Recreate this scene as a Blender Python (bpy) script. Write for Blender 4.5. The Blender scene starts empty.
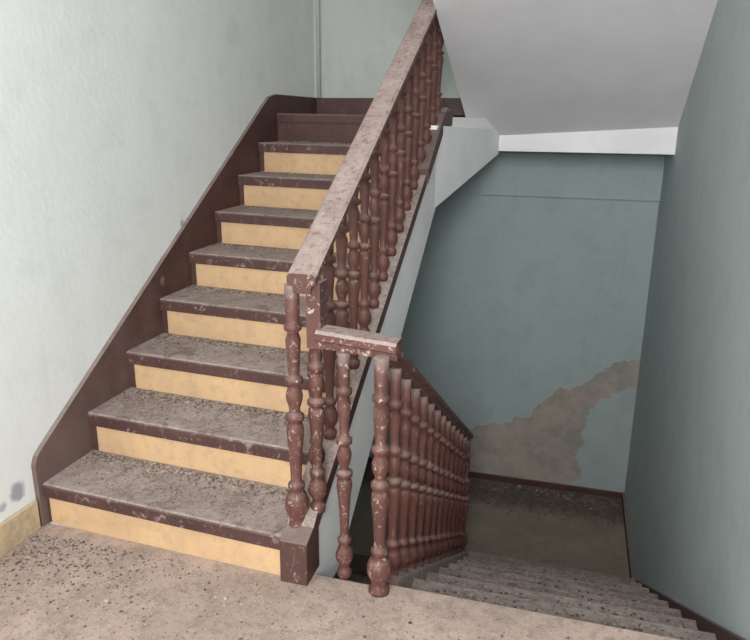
import bpy, bmesh, math, random
from mathutils import Vector, Matrix, noise
random.seed(7)
r=0.28; h=0.1667
XR=2.407; YB=3.60; CEIL=4.3
SY=-0.048; SZ=-0.011
sc=bpy.context.scene

# ------------------------------------------------------------------ materials
def nt(name):
    m=bpy.data.materials.new(name); m.use_nodes=True
    t=m.node_tree; b=t.nodes['Principled BSDF']
    return m,t,b
def N(t,ty,**kw):
    n=t.nodes.new(ty)
    for k,v in kw.items(): setattr(n,k,v)
    return n
def tc(t,scale=(1,1,1)):
    c=N(t,'ShaderNodeTexCoord'); mp=N(t,'ShaderNodeMapping')
    mp.inputs['Scale'].default_value=scale
    t.links.new(c.outputs['Object'],mp.inputs['Vector'])
    return mp.outputs['Vector']
def noi(t,vec,scale,detail=6,rough=.6,dist=0):
    n=N(t,'ShaderNodeTexNoise'); n.inputs['Scale'].default_value=scale
    n.inputs['Detail'].default_value=detail; n.inputs['Roughness'].default_value=rough
    n.inputs['Distortion'].default_value=dist
    t.links.new(vec,n.inputs['Vector']); return n.outputs['Fac']
def mr(t,v,a,b,c=0,d=1):
    n=N(t,'ShaderNodeMapRange'); n.clamp=True
    for i,x in zip((1,2,3,4),(a,b,c,d)): n.inputs[i].default_value=x
    t.links.new(v,n.inputs[0]); return n.outputs[0]
def mx(t,f,a,b,bt='MIX'):
    n=N(t,'ShaderNodeMix',data_type='RGBA',blend_type=bt)
    def s(i,v):
        if isinstance(v,(tuple,list)): n.inputs[i].default_value=(*v[:3],1)
        elif isinstance(v,(int,float)): n.inputs[i].default_value=v
        else: t.links.new(v,n.inputs[i])
    s(0,f); s(6,a); s(7,b); return n.outputs[2]
def ma(t,op,a,b=0,c=0):
    n=N(t,'ShaderNodeMath',operation=op)
    for i,v in enumerate((a,b,c)):
        if isinstance(v,(int,float)): n.inputs[i].default_value=v
        else: t.links.new(v,n.inputs[i])
    return n.outputs[0]
def bump(t,b,hgt,st=.3,dist=.01):
    n=N(t,'ShaderNodeBump'); n.inputs['Strength'].default_value=st; n.inputs['Distance'].default_value=dist
    t.links.new(hgt,n.inputs['Height']); t.links.new(n.outputs[0],b.inputs['Normal'])
def fin(t,b,col,rough=.8):
    t.links.new(col,b.inputs['Base Color']) if not isinstance(col,tuple) else None
    b.inputs['Roughness'].default_value=rough

def sep(t,vec):
    s=N(t,'ShaderNodeSeparateXYZ'); t.links.new(vec,s.inputs[0]); return s.outputs

def wall_mat(name,base,dark,light,peel=None,stains=(),amt=1.0):
    m,t,b=nt(name); v=tc(t)
    n1=noi(t,v,1.1,5,.55); n2=noi(t,v,6,8,.7); n3=noi(t,v,40,4,.6)
    c=mx(t,mr(t,n1,.35,.65),base,light)
    c=mx(t,ma(t,'MULTIPLY',mr(t,n2,.5,.72),.5*amt),c,dark)
    vs=tc(t,(5,5,.5)); n4=noi(t,vs,3,4,.6)
    c=mx(t,ma(t,'MULTIPLY',mr(t,n4,.55,.75),.3*amt),c,dark)
    # small chips
    n5=noi(t,v,14,6,.75); c=mx(t,ma(t,'MULTIPLY',mr(t,n5,.66,.70),.4*amt),c,tuple(x*.75 for x in base))
    hg=n3
    for (p,rad,col,am) in stains:
        d=N(t,'ShaderNodeVectorMath',operation='DISTANCE'); t.links.new(v,d.inputs[0]); d.inputs[1].default_value=p
        dd=ma(t,'ADD',d.outputs['Value'],ma(t,'MULTIPLY',ma(t,'SUBTRACT',n2,.5),rad*2.6))
        c=mx(t,ma(t,'MULTIPLY',mr(t,dd,rad,rad*.5),am),c,col)
    if peel:
        o=sep(t,v)
        nb=noi(t,v,3.2,7,.6)
        line=ma(t,'ADD',ma(t,'MULTIPLY',ma(t,'SUBTRACT',o[0],1.08),.70),-1.12)
        e=ma(t,'SUBTRACT',line,o[2])
        e=ma(t,'ADD',e,ma(t,'MULTIPLY',ma(t,'SUBTRACT',nb,.5),.6))
        msk=mr(t,e,-.003,.003)
        k=ma(t,'ADD',o[0],ma(t,'MULTIPLY',ma(t,'SUBTRACT',nb,.5),.5))
        m2=ma(t,'MULTIPLY',mr(t,k,2.0,2.015),mr(t,e,.34,.36))
        msk=ma(t,'SUBTRACT',msk,ma(t,'MULTIPLY',m2,.85))
        msk=ma(t,'MAXIMUM',msk,0)
        pc=mx(t,mr(t,n2,.4,.6),(.37,.32,.27),(.27,.25,.225))
        pc=mx(t,ma(t,'MULTIPLY',mr(t,n5,.57,.6),.35),pc,(.30,.34,.33))
        rim=ma(t,'MULTIPLY',mr(t,ma(t,'ABSOLUTE',e),.012,.004),.4)
        c=mx(t,msk,c,pc); c=mx(t,rim,c,(.48,.50,.47))
        hg=ma(t,'SUBTRACT',n3,ma(t,'MULTIPLY',msk,.8))
    bump(t,b,hg,.25,.006); fin(t,b,c,.75); return m

M_wl=wall_mat('paint_left_wall',(.735,.775,.765),(.58,.62,.60),(.785,.815,.81),amt=.8,
   stains=[((0,-.10,.18),.036,(.20,.21,.27),.75),((0,-.17,.16),.022,(.22,.23,.28),.6),((0,1.11,.98),.025,(.22,.25,.26),.7),((0,-.35,.7),.12,(.56,.62,.56),.35),((0,1.75,1.9),.09,(.60,.64,.60),.4)])
M_wb=wall_mat('paint_back_wall',(.315,.395,.395),(.25,.315,.31),(.35,.43,.43),peel=True)
M_wr=wall_mat('paint_right_wall',(.425,.49,.485),(.335,.39,.38),(.47,.53,.525))
M_wu=wall_mat('paint_upper_wall',(.41,.45,.42),(.33,.365,.345),(.45,.48,.45))
def white_mat(name,base,dark):
    m,t,b=nt(name); v=tc(t); n1=noi(t,v,3,6,.6); n2=noi(t,v,60,3,.6)
    c=mx(t,mr(t,n1,.4,.7),base,dark); bump(t,b,n2,.2,.004); fin(t,b,c,.8); return m
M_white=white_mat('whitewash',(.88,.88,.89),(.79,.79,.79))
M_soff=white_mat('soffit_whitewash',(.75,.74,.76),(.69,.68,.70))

def wood_mat(name,base,wear,amt,scale=30,dust=(.36,.30,.27),low=None):
    m,t,b=nt(name); v=tc(t); n1=noi(t,v,scale,8,.75,.4); n2=noi(t,v,5,4,.6)
    vs=tc(t,(1,1,.35)); n3=noi(t,vs,70,4,.6)
    c=mx(t,mr(t,n2,.35,.65),base,tuple(x*.7 for x in base))
    lo=.68-amt*.16
    c=mx(t,ma(t,'MULTIPLY',mr(t,n1,lo,lo+.05),.85),c,wear)
    c=mx(t,ma(t,'MULTIPLY',mr(t,n3,.6,.7),.3),c,wear)
    if low:   # dust film settled on the low end of the string
        o=sep(t,v); q=ma(t,'ADD',o[2],ma(t,'MULTIPLY',ma(t,'SUBTRACT',n2,.5),.8))
        c=mx(t,ma(t,'MULTIPLY',mr(t,q,.75,.1),.65),c,low)
    g=N(t,'ShaderNodeNewGeometry'); s=sep(t,g.outputs['Normal'])
    c=mx(t,ma(t,'MULTIPLY',mr(t,s[2],.35,.9),mr(t,n1,.35,.6,.5,.95)),c,dust)
    bump(t,b,n1,.3,.003); fin(t,b,c,.6); return m
M_wood=wood_mat('painted_baluster_wood',(.118,.042,.032),(.31,.25,.22),.3)
M_newel=wood_mat('chipped_newel_paint',(.118,.045,.035),(.44,.37,.33),.6,52)
M_rail=wood_mat('chipped_handrail_paint',(.118,.045,.036),(.48,.41,.38),.72,42)
M_brown=wood_mat('brown_floor_paint',(.085,.038,.033),(.20,.155,.14),.35,14,(.22,.17,.15))
M_skirt=wood_mat('dusty_string_paint',(.085,.036,.031),(.20,.155,.14),.35,14,(.26,.21,.19),low=(.185,.14,.125))
M_nose=wood_mat('dusty_brown_nosing',(.080,.036,.031),(.26,.20,.18),.66,26,(.28,.225,.20))
def raildust():
    m,t,b=nt('dusty_handrail_top'); v=tc(t); n1=noi(t,v,45,8,.7); n2=noi(t,v,7,5,.6)
    c=mx(t,mr(t,n2,.35,.65),(.38,.30,.27),(.27,.205,.185))
    c=mx(t,ma(t,'MULTIPLY',mr(t,n1,.52,.64),.75),c,(.16,.08,.066)); c=mx(t,mr(t,n1,.4,.33),c,(.48,.43,.40))
    bump(t,b,n1,.3,.003); fin(t,b,c,.85); return m
M_rtop=raildust()
def dust_mat(name,a,bb,speck,sp=.6,light=(.5,.46,.42),brown=None,amt=.75,fardirt=False):
    m,t,b=nt(name); v=tc(t); n1=noi(t,v,3.2,7,.7,.5); n2=noi(t,v,48,7,.75); n3=noi(t,v,120,3,.6); n4=noi(t,v,14,8,.8,.6)
    c=mx(t,mr(t,n1,.38,.62),a,bb)
    c=mx(t,ma(t,'MULTIPLY',mr(t,n4,.47,.62),amt*.8),c,speck)
    c=mx(t,ma(t,'MULTIPLY',mr(t,n2,sp-.06,sp+.02),amt),c,speck)
    if brown: c=mx(t,ma(t,'MULTIPLY',mr(t,noi(t,v,9,8,.75,1),.56,.62),.6),c,brown)
    c=mx(t,ma(t,'MULTIPLY',mr(t,n3,.6,.65),.6),c,light)
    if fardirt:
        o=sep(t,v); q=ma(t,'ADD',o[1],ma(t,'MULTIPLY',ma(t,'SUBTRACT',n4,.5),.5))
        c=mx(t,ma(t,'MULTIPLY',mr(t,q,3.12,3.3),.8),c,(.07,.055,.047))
    bump(t,b,n2,.6,.008); fin(t,b,c,.95); return m
M_tread=dust_mat('dusty_tread',(.40,.325,.295),(.31,.245,.22),(.16,.115,.098),.61,brown=(.13,.076,.064),amt=.75)
M_tread2=dust_mat('dusty_lower_tread',(.37,.305,.275),(.27,.215,.195),(.11,.085,.072),.6)
M_floor=dust_mat('dusty_landing_floor',(.47,.36,.305),(.36,.275,.23),(.20,.148,.12),.61,(.56,.50,.45),amt=.68)
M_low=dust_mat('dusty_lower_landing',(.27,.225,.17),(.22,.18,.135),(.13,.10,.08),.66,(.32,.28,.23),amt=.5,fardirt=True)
def yellow_mat():
    m,t,b=nt('yellow_riser_paint'); v=tc(t); n1=noi(t,v,5,6,.65); n2=noi(t,v,22,8,.75)
    c=mx(t,mr(t,n1,.35,.65),(.60,.405,.225),(.50,.335,.19))
    c=mx(t,ma(t,'MULTIPLY',mr(t,n2,.5,.68),.5),c,(.34,.235,.16)); fin(t,b,c,.8); bump(t,b,n2,.2,.003); return m
M_yel=yellow_mat()
def ybase():
    m,t,b=nt('cream_baseboard_paint'); v=tc(t); n2=noi(t,v,20,6,.7)
    c=mx(t,ma(t,'MULTIPLY',mr(t,n2,.45,.65),.8),(.55,.42,.27),(.35,.285,.205)); fin(t,b,c,.8); return m
M_ybase=ybase()
def flake(name,col):
    m,t,b=nt(name); v=tc(t); n=noi(t,v,25,3,.5)
    fin(t,b,mx(t,mr(t,n,.4,.6),col,tuple(x*.6 for x in col)),.9); return m
M_fl1=flake('plaster_flake',(.45,.39,.35)); M_fl2=flake('dirt_crumb',(.17,.125,.10))

# ------------------------------------------------------------------ mesh helper
class MB:
    def __init__(s): s.v=[];s.f=[];s.m=[];s.sm=[];s.mats=[]
    def mi(s,m):
        if m not in s.mats: s.mats.append(m)
        return s.mats.index(m)
    def face(s,pts,m,smooth=False):
        i=len(s.v); s.v+= [tuple(p) for p in pts]; s.f.append(tuple(range(i,i+len(pts)))); s.m.append(s.mi(m)); s.sm.append(smooth)
    def box(s,a,b,m,mt=None,fn=None):
        x0,y0,z0=a;x1,y1,z1=b
        P=[(x0,y0,z0),(x1,y0,z0),(x1,y1,z0),(x0,y1,z0),(x0,y0,z1),(x1,y0,z1),(x1,y1,z1),(x0,y1,z1)]
        if fn: P=[fn(p) for p in P]
        i=len(s.v); s.v+=P
        for k,f in enumerate([(0,3,2,1),(4,5,6,7),(0,1,5,4),(1,2,6,5),(2,3,7,6),(3,0,4,7)]):
            s.f.append(tuple(i+q for q in f)); s.m.append(s.mi(mt if (mt and k==1) else m)); s.sm.append(False)
    def prism(s,prof,axis,a,b,m,fn=None,mats=None):
        def P(q,c):
            p={'x':(c,q[0],q[1]),'y':(q[0],c,q[1]),'z':(q[0],q[1],c)}[axis]
            return fn(p) if fn else p
        n=len(prof); i=len(s.v)
        s.v+=[P(q,a) for q in prof]+[P(q,b) for q in prof]
        s.f.append(tuple(range(i+n-1,i-1,-1))); s.m.append(s.mi(m)); s.sm.append(False)
        s.f.append(tuple(range(i+n,i+2*n))); s.m.append(s.mi(m)); s.sm.append(False)
        for k in range(n):
            k2=(k+1)%n
            s.f.append((i+k,i+k2,i+n+k2,i+n+k)); s.m.append(s.mi(mats[k] if mats else m)); s.sm.append(False)
    def lathe(s,x,y,z0,z1,prof,R,m,seg=14):
        i=len(s.v); H=z1-z0
        for t,q in prof:
            for k in range(seg):
                a=2*math.pi*k/seg; s.v.append((x+R*q*math.cos(a),y+R*q*math.sin(a),z0+t*H))
        for j in range(len(prof)-1):
            for k in range(seg):
                k2=(k+1)%seg
                s.f.append((i+j*seg+k,i+j*seg+k2,i+(j+1)*seg+k2,i+(j+1)*seg+k)); s.m.append(s.mi(m)); s.sm.append(True)
        s.f.append(tuple(i+k for k in range(seg-1,-1,-1))); s.m.append(s.mi(m)); s.sm.append(False)
        j=len(prof)-1; s.f.append(tuple(i+j*seg+k for k in range(seg))); s.m.append(s.mi(m)); s.sm.append(False)
    def sweep(s,sections,mats_fn):
        n=len(sections[0]); i=len(s.v)
        for S in sections: s.v+= [tuple(p) for p in S]
        for j in range(len(sections)-1):
            for k in range(n):
                k2=(k+1)%n
                s.f.append((i+j*n+k,i+j*n+k2,i+(j+1)*n+k2,i+(j+1)*n+k)); s.m.append(s.mi(mats_fn(k))); s.sm.append(False)
        s.f.append(tuple(i+k for k in range(n-1,-1,-1))); s.m.append(s.mi(mats_fn(0))); s.sm.append(False)
        j=len(sections)-1; s.f.append(tuple(i+j*n+k for k in range(n))); s.m.append(s.mi(mats_fn(0))); s.sm.append(False)
    def obj(s,name,parent=None,bevel=0,merge=False):
        me=bpy.data.meshes.new(name); me.from_pydata(s.v,[],s.f)
        for m in s.mats: me.materials.append(m)
        me.polygons.foreach_set('material_index',s.m); me.polygons.foreach_set('use_smooth',s.sm)
        bm=bmesh.new(); bm.from_mesh(me)
        if merge: bmesh.ops.remove_doubles(bm,verts=bm.verts,dist=1e-5)
        bmesh.ops.recalc_face_normals(bm,faces=bm.faces); bm.to_mesh(me); bm.free()
        o=bpy.data.objects.new(name,me); sc.collection.objects.link(o)
        if parent: o.parent=parent
        if bevel:
            b=o.modifiers.new('bevel','BEVEL'); b.width=bevel; b.segments=2; b.limit_method='ANGLE'
        return o
def empty(name):
    e=bpy.data.objects.new(name,None); sc.collection.objects.link(e); return e
sh=lambda p:(p[0],p[1]+SY*p[0],p[2]+SZ*p[0])

# ------------------------------------------------------------------ room shell
YF=-4.2
w=MB(); w.box((-.2,YF,-3.2),(0,YB+.2,CEIL),M_wl); w.obj('wall_left')
w=MB(); w.box((XR,YF,-3.2),(XR+.2,YB+.2,CEIL),M_wr); w.obj('wall_right')
w=MB(); w.box((0,YB,-3.2),(XR,YB+.2,CEIL),M_wb)
w.box((0,YB-.03,.92),(XR,YB,1.24),M_wb)
w.obj('wall_back')
w=MB(); w.box((0,2.95,1.5),(1.12,YB,CEIL),M_wu); w.obj('wall_back_upper')
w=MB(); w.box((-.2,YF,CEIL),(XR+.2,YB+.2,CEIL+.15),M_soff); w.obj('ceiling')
w=MB(); w.box((0,YF,-.16),(XR,-.0,0),M_floor,M_floor); w.obj('floor_landing')
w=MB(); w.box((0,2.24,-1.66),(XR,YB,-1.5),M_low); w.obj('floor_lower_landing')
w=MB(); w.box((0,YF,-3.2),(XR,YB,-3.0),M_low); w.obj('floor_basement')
w=MB(); w.box((0,YF,-3.0),(XR,-1.0,-.16),M_wb); w.obj('wall_lower_front')
# baseboards
w=MB(); w.box((0,YF,0),(.018,-.03,.115),M_ybase); w.obj('baseboard_left',bevel=.004)
w=MB(); w.prism([(-.02,.0),(-.02,.25),(-.005,.28),(.03,.305),(2.13,1.59),(2.24,1.61),(2.95,1.61),(2.95,1.5),(2.24,1.5),(2.24,1.3),(.1,.0)],'x',0,.02,M_skirt); w.obj('baseboard_left_stair')
w=MB(); w.box((.02,2.935,1.5),(1.1,2.95,1.61),M_brown); w.obj('baseboard_back_upper')
w=MB(); w.box((0,YB-.015,-1.5),(XR,YB,-1.45),M_brown); w.obj('baseboard_back')
w=MB(); w.prism([(YF,0),(YF,.09),(-.08,.09),(.0,.05),(2.2,-1.30),(2.3,-1.44),(YB-.02,-1.44),(YB-.02,-1.5),(2.24,-1.5),(2.0,-1.5),(0,-.2),(-.0,0)],'x',XR-.018,XR,M_brown); w.obj('baseboard_right')

# ------------------------------------------------------------------ flight going up
st=empty('staircase')
s=MB()
XS=1.0
prof=[(.02,-.16)]
for k in range(9):
    if k: prof.append((k*r+.02,k*h-.012))
    prof.append((k*r+.02,(k+1)*h-.012))
prof+=[(8*r+.3,9*h-.012),(8*r+.3,1.18),(2.0,.98),(.25,-.16)]
s.prism(prof,'x',0.0,1.06,M_white,fn=sh)
s.obj('stair_slab',st)
y=MB(); n_=MB()
for k in range(9):
    z=(k+1)*h
    y0=k*r; y1=(k+1)*r+.02
    if k<8: n_.prism([(y0,z-.052),(y0,z-.010),(y0+.003,z-.004),(y0+.010,z),(y1,z),(y1,z-.052)],'x',.018,XS,M_brown,fn=sh,mats=[M_nose,M_nose,M_tread,M_tread,M_brown,M_brown])
    else: n_.prism([(y0,z-.05),(y0,z-.008),(y0+.008,z),(2.95,z),(2.95,z-.05)],'x',.018,1.07,M_brown,fn=sh,mats=[M_brown,M_brown,M_tread,M_brown,M_brown])
    if k<8:
        y.box((.035 if k==0 else .05,y0+.010,k*h+.002),(XS-.01,y0+.03,z-.052),M_yel,fn=sh)
        y.box((.0,y0+.013,k*h+.002),(XS,y0+.028,z-.05),M_brown,fn=sh)
    else:
        y.box((.0,y0+.012,k*h+.002),(1.0,y0+.03,z-.05),M_brown,fn=sh)
n_.obj('treads',st); y.obj('risers',st)
c=MB()
zc=lambda yy:.185+.615*yy
c.prism([(-.066,0.0),(-.066,h-.014),(-.0,h+.01),(.03,zc(.03)),(2.2,zc(2.2)),(2.2,zc(2.2)-.065),(.05,zc(.05)-.065),(.05,0)],'x',XS-.01,1.085,M_brown,
       mats=[M_nose,M_brown,M_tread,M_tread,M_brown,M_brown,M_brown,M_brown])
c.obj('string_kerb',st,bevel=.003)
c=MB()
c.prism([(.03,-.16),(.03,zc(.03)-.06),(2.2,zc(2.2)-.06),(2.2,1.16),(1.93,.98),(.27,-.16)],'x',1.0,1.078,M_white)
c.obj('string_side_face',st)

s=MB()
s.prism([(0.0,2.35),(1.0,2.3),(1.075,2.25),(1.29,3.05),(XR,3.05),(XR,YB),(0,YB)],'z',1.27,1.485,M_white)
s.obj('floor_upper_landing')
bm=MB()
A=[(1.078,1.93,1.0),(1.29,3.05,1.25),(1.29,3.05,1.41),(1.078,1.93,1.44)]
B=[(1.0,1.93,1.0),(1.0,3.05,1.25),(1.0,3.05,1.41),(1.0,1.93,1.44)]
i=len(bm.v); bm.v+=A+B
for f in [(0,1,2,3),(7,6,5,4),(0,4,5,1),(1,5,6,2),(2,6,7,3),(3,7,4,0)]:
    bm.f.append(f); bm.m.append(bm.mi(M_white)); bm.sm.append(False)
bm.obj('beam_haunch',st)

# flight above: smooth soffit, stepped top
st3=empty('staircase')
lb=Vector((1.10,3.05,1.36)); rb=Vector((XR,3.05,1.44))
lt=lb+Vector((0,-3.1,.45*3.1)); rt=rb+Vector((0,-3.1,.655*3.1))
u=MB(); NG=24
def G(i,j): return lb.lerp(lt,i/NG).lerp(rb.lerp(rt,i/NG),j/NG)
for i in range(NG):
    for j in range(NG): u.face([G(i,j),G(i,j+1),G(i+1,j+1),G(i+1,j)],M_soff,True)
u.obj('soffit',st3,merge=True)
u=MB()
for i in range(11):
    ya=3.05-.2818*i; yb=ya-.2818
    zr_=lambda yy:1.44+.655*(3.05-yy)
    zt=zr_(yb)+.10
    zl=lambda yy:1.36+.45*(3.05-yy)
    u.face([(1.10,ya,zt),(XR,ya,zt),(XR,yb,zt),(1.10,yb,zt)],M_tread)
    zp=zr_(ya)+.10 if i else 1.487
    u.face([(1.10,ya,zp),(XR,ya,zp),(XR,ya,zt),(1.10,ya,zt)],M_yel)
    u.face([(1.10,ya,zl(ya)),(1.10,ya,zt),(1.10,yb,zt),(1.10,yb,zl(yb))],M_white)
u.face([(1.10,-.05,zl(-.05)),(XR,-.05,zr_(-.05)),(XR,-.05,zt),(1.10,-.05,zt)],M_white)
u.obj('steps',st3)
# ------------------------------------------------------------------ flight going down
st2=empty('staircase')
X0=1.285
prof=[(0,-h-.01)]
for k in range(1,9):
    prof+=[(k*r,-k*h-.01),(k*r,-(k+1)*h-.01)]
prof+=[(8*r+.1,-9*h-.01),(8*r+.1,-9*h-.2),(0,-.42)]
s=MB(); s.prism(prof,'x',X0+.01,XR-.0,M_white); s.obj('stair_slab',st2)
s=MB(); y=MB()
for k in range(1,9):
    z=-k*h; y0=(k-1)*r; y1=k*r+.02
    s.prism([(y0,z-.045),(y0,z),(y1,z),(y1,z-.045)],'x',X0,XR-.018,M_brown,mats=[M_brown,M_tread2,M_tread2,M_brown])
    y.box((X0,k*r-.012,-(k+1)*h),(XR-.018,k*r,-k*h-.045),M_yel)
s.box((X0,0,-.05),(XR-.018,.02,0),M_tread2,M_floor)
s.obj('treads',st2); y.obj('risers',st2)
c=MB()
zd=lambda yy:.03-.595*yy
c.prism([(.02,zd(0)),(1.94,zd(1.94)),(1.94,zd(1.94)-.1),(.02,-.1)],'x',1.285,1.365,M_tread2,mats=[M_tread2,M_tread2,M_brown,M_brown]); c.obj('string_kerb',st2,bevel=.004)

st4=empty('staircase')
s=MB()
prof=[(2.24,-1.66),(2.24,-1.5-h)]
for k in range(1,9):
    prof+=[(2.24-k*r,-1.5-k*h),(2.24-k*r,-1.5-(k+1)*h)]
prof[-1]=(2.24-8*r,-3.0); prof+=[(2.24,-3.0)]
s.prism(prof,'x',0.0,1.07,M_tread2); s.obj('flight_slab',st4)

# ------------------------------------------------------------------ railings
BP=[(0,.95),(.02,1.05),(.035,1.05),(.045,.7),(.06,.75),(.085,1.2),(.11,1.3),(.14,1.0),(.16,.62),(.17,1.0),(.185,1.0),(.195,.62),(.22,.6),(.30,.72),(.38,.9),(.43,1.12),(.455,1.02),(.465,.66),(.475,1.18),(.492,1.18),(.50,.66),(.515,.62),(.545,.95),(.57,1.05),(.60,.75),(.61,.62),(.62,1.12),(.638,1.12),(.648,.62),(.70,.7),(.79,.95),(.82,.62),(.83,1.1),(.848,1.1),(.858,.66),(.88,.78),(1,.85)]
NP=[(0,1.5),(.015,1.5),(.03,1.1),(.05,1.15),(.085,1.7),(.12,1.75),(.15,1.35),(.17,.85),(.18,1.2),(.195,1.2),(.205,.8),(.24,.8),(.34,1.0),(.42,1.25),(.45,1.1),(.46,.8),(.47,1.3),(.488,1.3),(.50,.8),(.515,.75),(.545,1.1),(.57,1.2),(.60,.9),(.61,.75),(.62,1.25),(.638,1.25),(.648,.75),(.70,.85),(.79,1.05),(.82,.75),(.83,1.2),(.848,1.2),(.858,.85),(.88,.95),(1,1.0)]
RB=.023
def railsec(x,y,zt,w,th):
    hw=w/2
    return [(x-hw*.62,y,zt-th),(x+hw*.62,y,zt-th),(x+hw*.7,y,zt-th*.62),(x+hw,y,zt-th*.5),(x+hw,y,zt-th*.15),(x+hw*.8,y,zt),(x-hw*.8,y,zt),(x-hw,y,zt-th*.15),(x-hw,y,zt-th*.5),(x-hw*.7,y,zt-th*.62)]
rmat=lambda k:M_rtop if k in (4,5,6) else M_rail
ra=empty('stair_railing')
zu=lambda yy:1.055+.572*(yy-.05)
b=MB()
XB=1.04
for i in range(15):
    yy=.155+i*.14
    b.lathe(XB,yy,zc(yy)-.005,zu(yy)-.055,BP,RB*1.03,M_wood,12)
b.obj('balusters',ra)
b=MB(); b.lathe(1.02,.02,h-.008,zu(.02)-.05,NP,RB,M_newel,16)
b.lathe(1.075,.07,zc(.07)-.03,zu(.07)-.05,BP,RB*1.1,M_newel,14)
b.box((1.065,.02,.79),(1.11,.09,zu(.0)-.03),M_rail)
b.obj('newel_post',ra)
b=MB(); b.sweep([railsec(1.058,.0,zu(.0),.092,.06),railsec(1.058,2.2,zu(2.2),.092,.06)],rmat)
b.obj('handrail',ra)
rb_=empty('stair_railing')
b=MB(); b.lathe(1.185,.02,0,.79,BP,RB*1.0,M_newel,14); b.obj('landing_baluster',rb_)
b=MB(); b.lathe(1.315,-.02,0,.80,NP,RB,M_newel,16)
b.lathe(1.325,1.90,zd(1.90)-.02,zd(1.90)+.78,BP,RB*1.15,M_newel,14); b.obj('newel_post',rb_)
b=MB()
zr=lambda yy:.84-.60*yy
for i in range(12):
    yy=.11+i*.148
    b.lathe(1.325,yy,zd(yy)-.005,zr(yy)-.05,BP,RB*1.0,M_wood,12)
b.obj('balusters',rb_)
b=MB()
def railsecx(x,y,zt,w,th):
    return [(x,y+(p[0]),p[2]) for p in railsec(0,0,zt,w,th)]
b.sweep([railsecx(1.10,.04,.855,.085,.058),railsecx(1.355,.03,.84,.085,.058)],rmat)
b.sweep([railsec(1.32,-.0,zr(-.0),.075,.055),railsec(1.32,1.93,zr(1.93),.075,.055)],rmat)
b.obj('handrail',rb_)

e=MB(); e.prism([(1.65,1.16),(1.65,1.23),(2.05,1.50),(2.3,1.53),(2.3,1.44),(2.05,1.41)],'x',1.0,1.095,M_brown); e.obj('landing_kerb',st)
p=MB(); p.lathe(.05,2.90,1.61,CEIL,[(0,1),(1,1)],.013,M_wu,10); p.obj('wall_pipe')

# ------------------------------------------------------------------ debris
d=MB()
def crumb(x,y,z,sz,m):
    i=len(d.v); a=random.random()*6.28; n=random.choice((4,5))
    hh=sz*random.uniform(.15,.5)
    for j in range(n):
        q=a+j*6.28/n; rr=sz*random.uniform(.5,1)
        d.v.append((x+rr*math.cos(q),y+rr*math.sin(q),z+.0005))
    for j in range(n):
        q=a+j*6.28/n; rr=sz*random.uniform(.3,.8)
        d.v.append((x+rr*math.cos(q),y+rr*math.sin(q),z+hh))
    d.f.append(tuple(i+n+j for j in range(n)));d.m.append(d.mi(m));d.sm.append(False)
    for j in range(n):
        k=(j+1)%n; d.f.append((i+j,i+k,i+n+k,i+n+j));d.m.append(d.mi(m));d.sm.append(False)
def pick(p): return M_fl2 if random.random()<p else M_fl1
for _ in range(5200):
    x=random.uniform(.03,XR-.05); yy=-random.random()**1.3*1.6-.07
    crumb(x,yy,0,random.uniform(.0012,.0045)*(2.2 if random.random()<.03 else 1),pick(.7))
for _ in range(700):
    x=abs(random.gauss(0,.3))+.03; crumb(x,-abs(random.gauss(0,.16))-.06,0,random.uniform(.002,.008),pick(.7))
for (cx,cy) in [(.86,-.22),(.25,-.25),(.5,-.35),(1.5,-.2)]:
    for _ in range(6): crumb(cx+random.gauss(0,.05),cy+random.gauss(0,.04),0,random.uniform(.005,.012),pick(.4))
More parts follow.
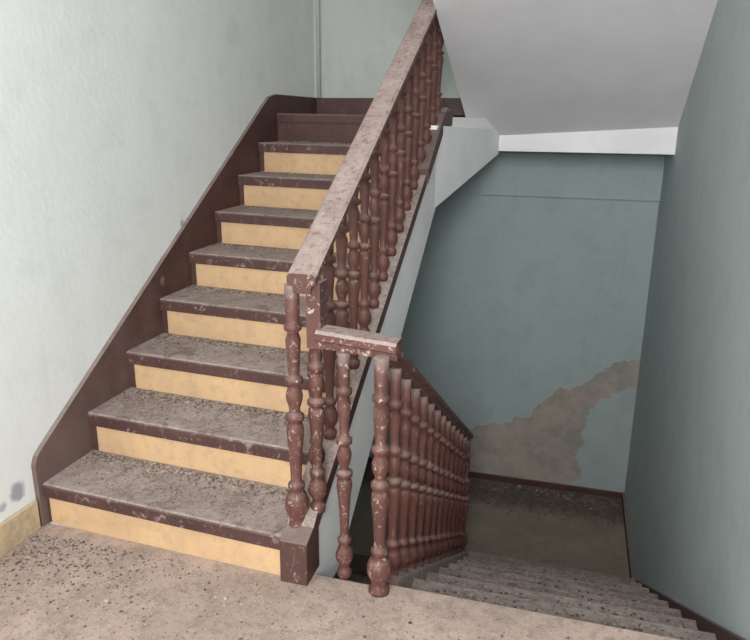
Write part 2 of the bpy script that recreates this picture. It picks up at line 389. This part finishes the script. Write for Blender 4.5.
for k in range(8):
    for _ in range(1400 if k<3 else 550):
        x=random.uniform(.03,.96); t=random.random()**.6
        yy=k*r+.02+t*(r-.02)
        crumb(*sh((x,yy,(k+1)*h)),random.uniform(.0012,.005)*(1.6 if random.random()<.06 else 1),pick(.66))
    for _ in range(450 if k<4 else 180):
        x=random.uniform(.03,.96); yy=(k+1)*r-abs(random.gauss(0,.035))
        crumb(*sh((x,yy,(k+1)*h)),random.uniform(.003,.009),pick(.66))
for k in range(1,9):
    for _ in range(450):
        crumb(random.uniform(1.4,XR-.04),(k-1)*r+random.random()*.27,-k*h,random.uniform(.003,.012),pick(.5))
for _ in range(1300):
    crumb(random.uniform(1.1,XR-.05),YB-.03-abs(random.gauss(0,.16)),-1.5,random.uniform(.006,.018),pick(.97))
d.obj('floor_debris')

# ------------------------------------------------------------------ light
W=bpy.data.worlds.new('World'); sc.world=W; W.use_nodes=True
bg=W.node_tree.nodes['Background']; bg.inputs[0].default_value=(.96,.97,1,1); bg.inputs[1].default_value=1.85
def area(name,loc,tgt,sx,sy,pw,col):
    l=bpy.data.lights.new(name,'AREA'); l.shape='RECTANGLE'; l.size=sx; l.size_y=sy; l.energy=pw; l.color=col
    o=bpy.data.objects.new(name,l); sc.collection.objects.link(o); o.location=loc
    o.rotation_euler=(Vector(tgt)-Vector(loc)).to_track_quat('-Z','Y').to_euler(); return o
area('window_light',(2.0,-3.6,2.3),(.1,.6,.7),1.2,1.6,215,(1,.98,.96))

# ------------------------------------------------------------------ camera
cam=bpy.data.cameras.new('camera'); co=bpy.data.objects.new('camera',cam); sc.collection.objects.link(co); sc.camera=co
yaw,pitch,roll=.275,.2789,.0094
F=Vector((-math.sin(yaw)*math.cos(pitch),math.cos(yaw)*math.cos(pitch),-math.sin(pitch)))
R0=Vector((math.cos(yaw),math.sin(yaw),0)); U0=R0.cross(F)
Rv=R0*math.cos(roll)+U0*math.sin(roll); Uv=-R0*math.sin(roll)+U0*math.cos(roll)
m=Matrix((Rv,Uv,-F)).transposed().to_4x4(); m.translation=Vector((1.8214,-1.8917,1.4679)); co.matrix_world=m
cam.sensor_fit='HORIZONTAL'; cam.sensor_width=36; cam.lens=36*700/750; cam.clip_start=.05
sc.view_settings.view_transform='Standard'
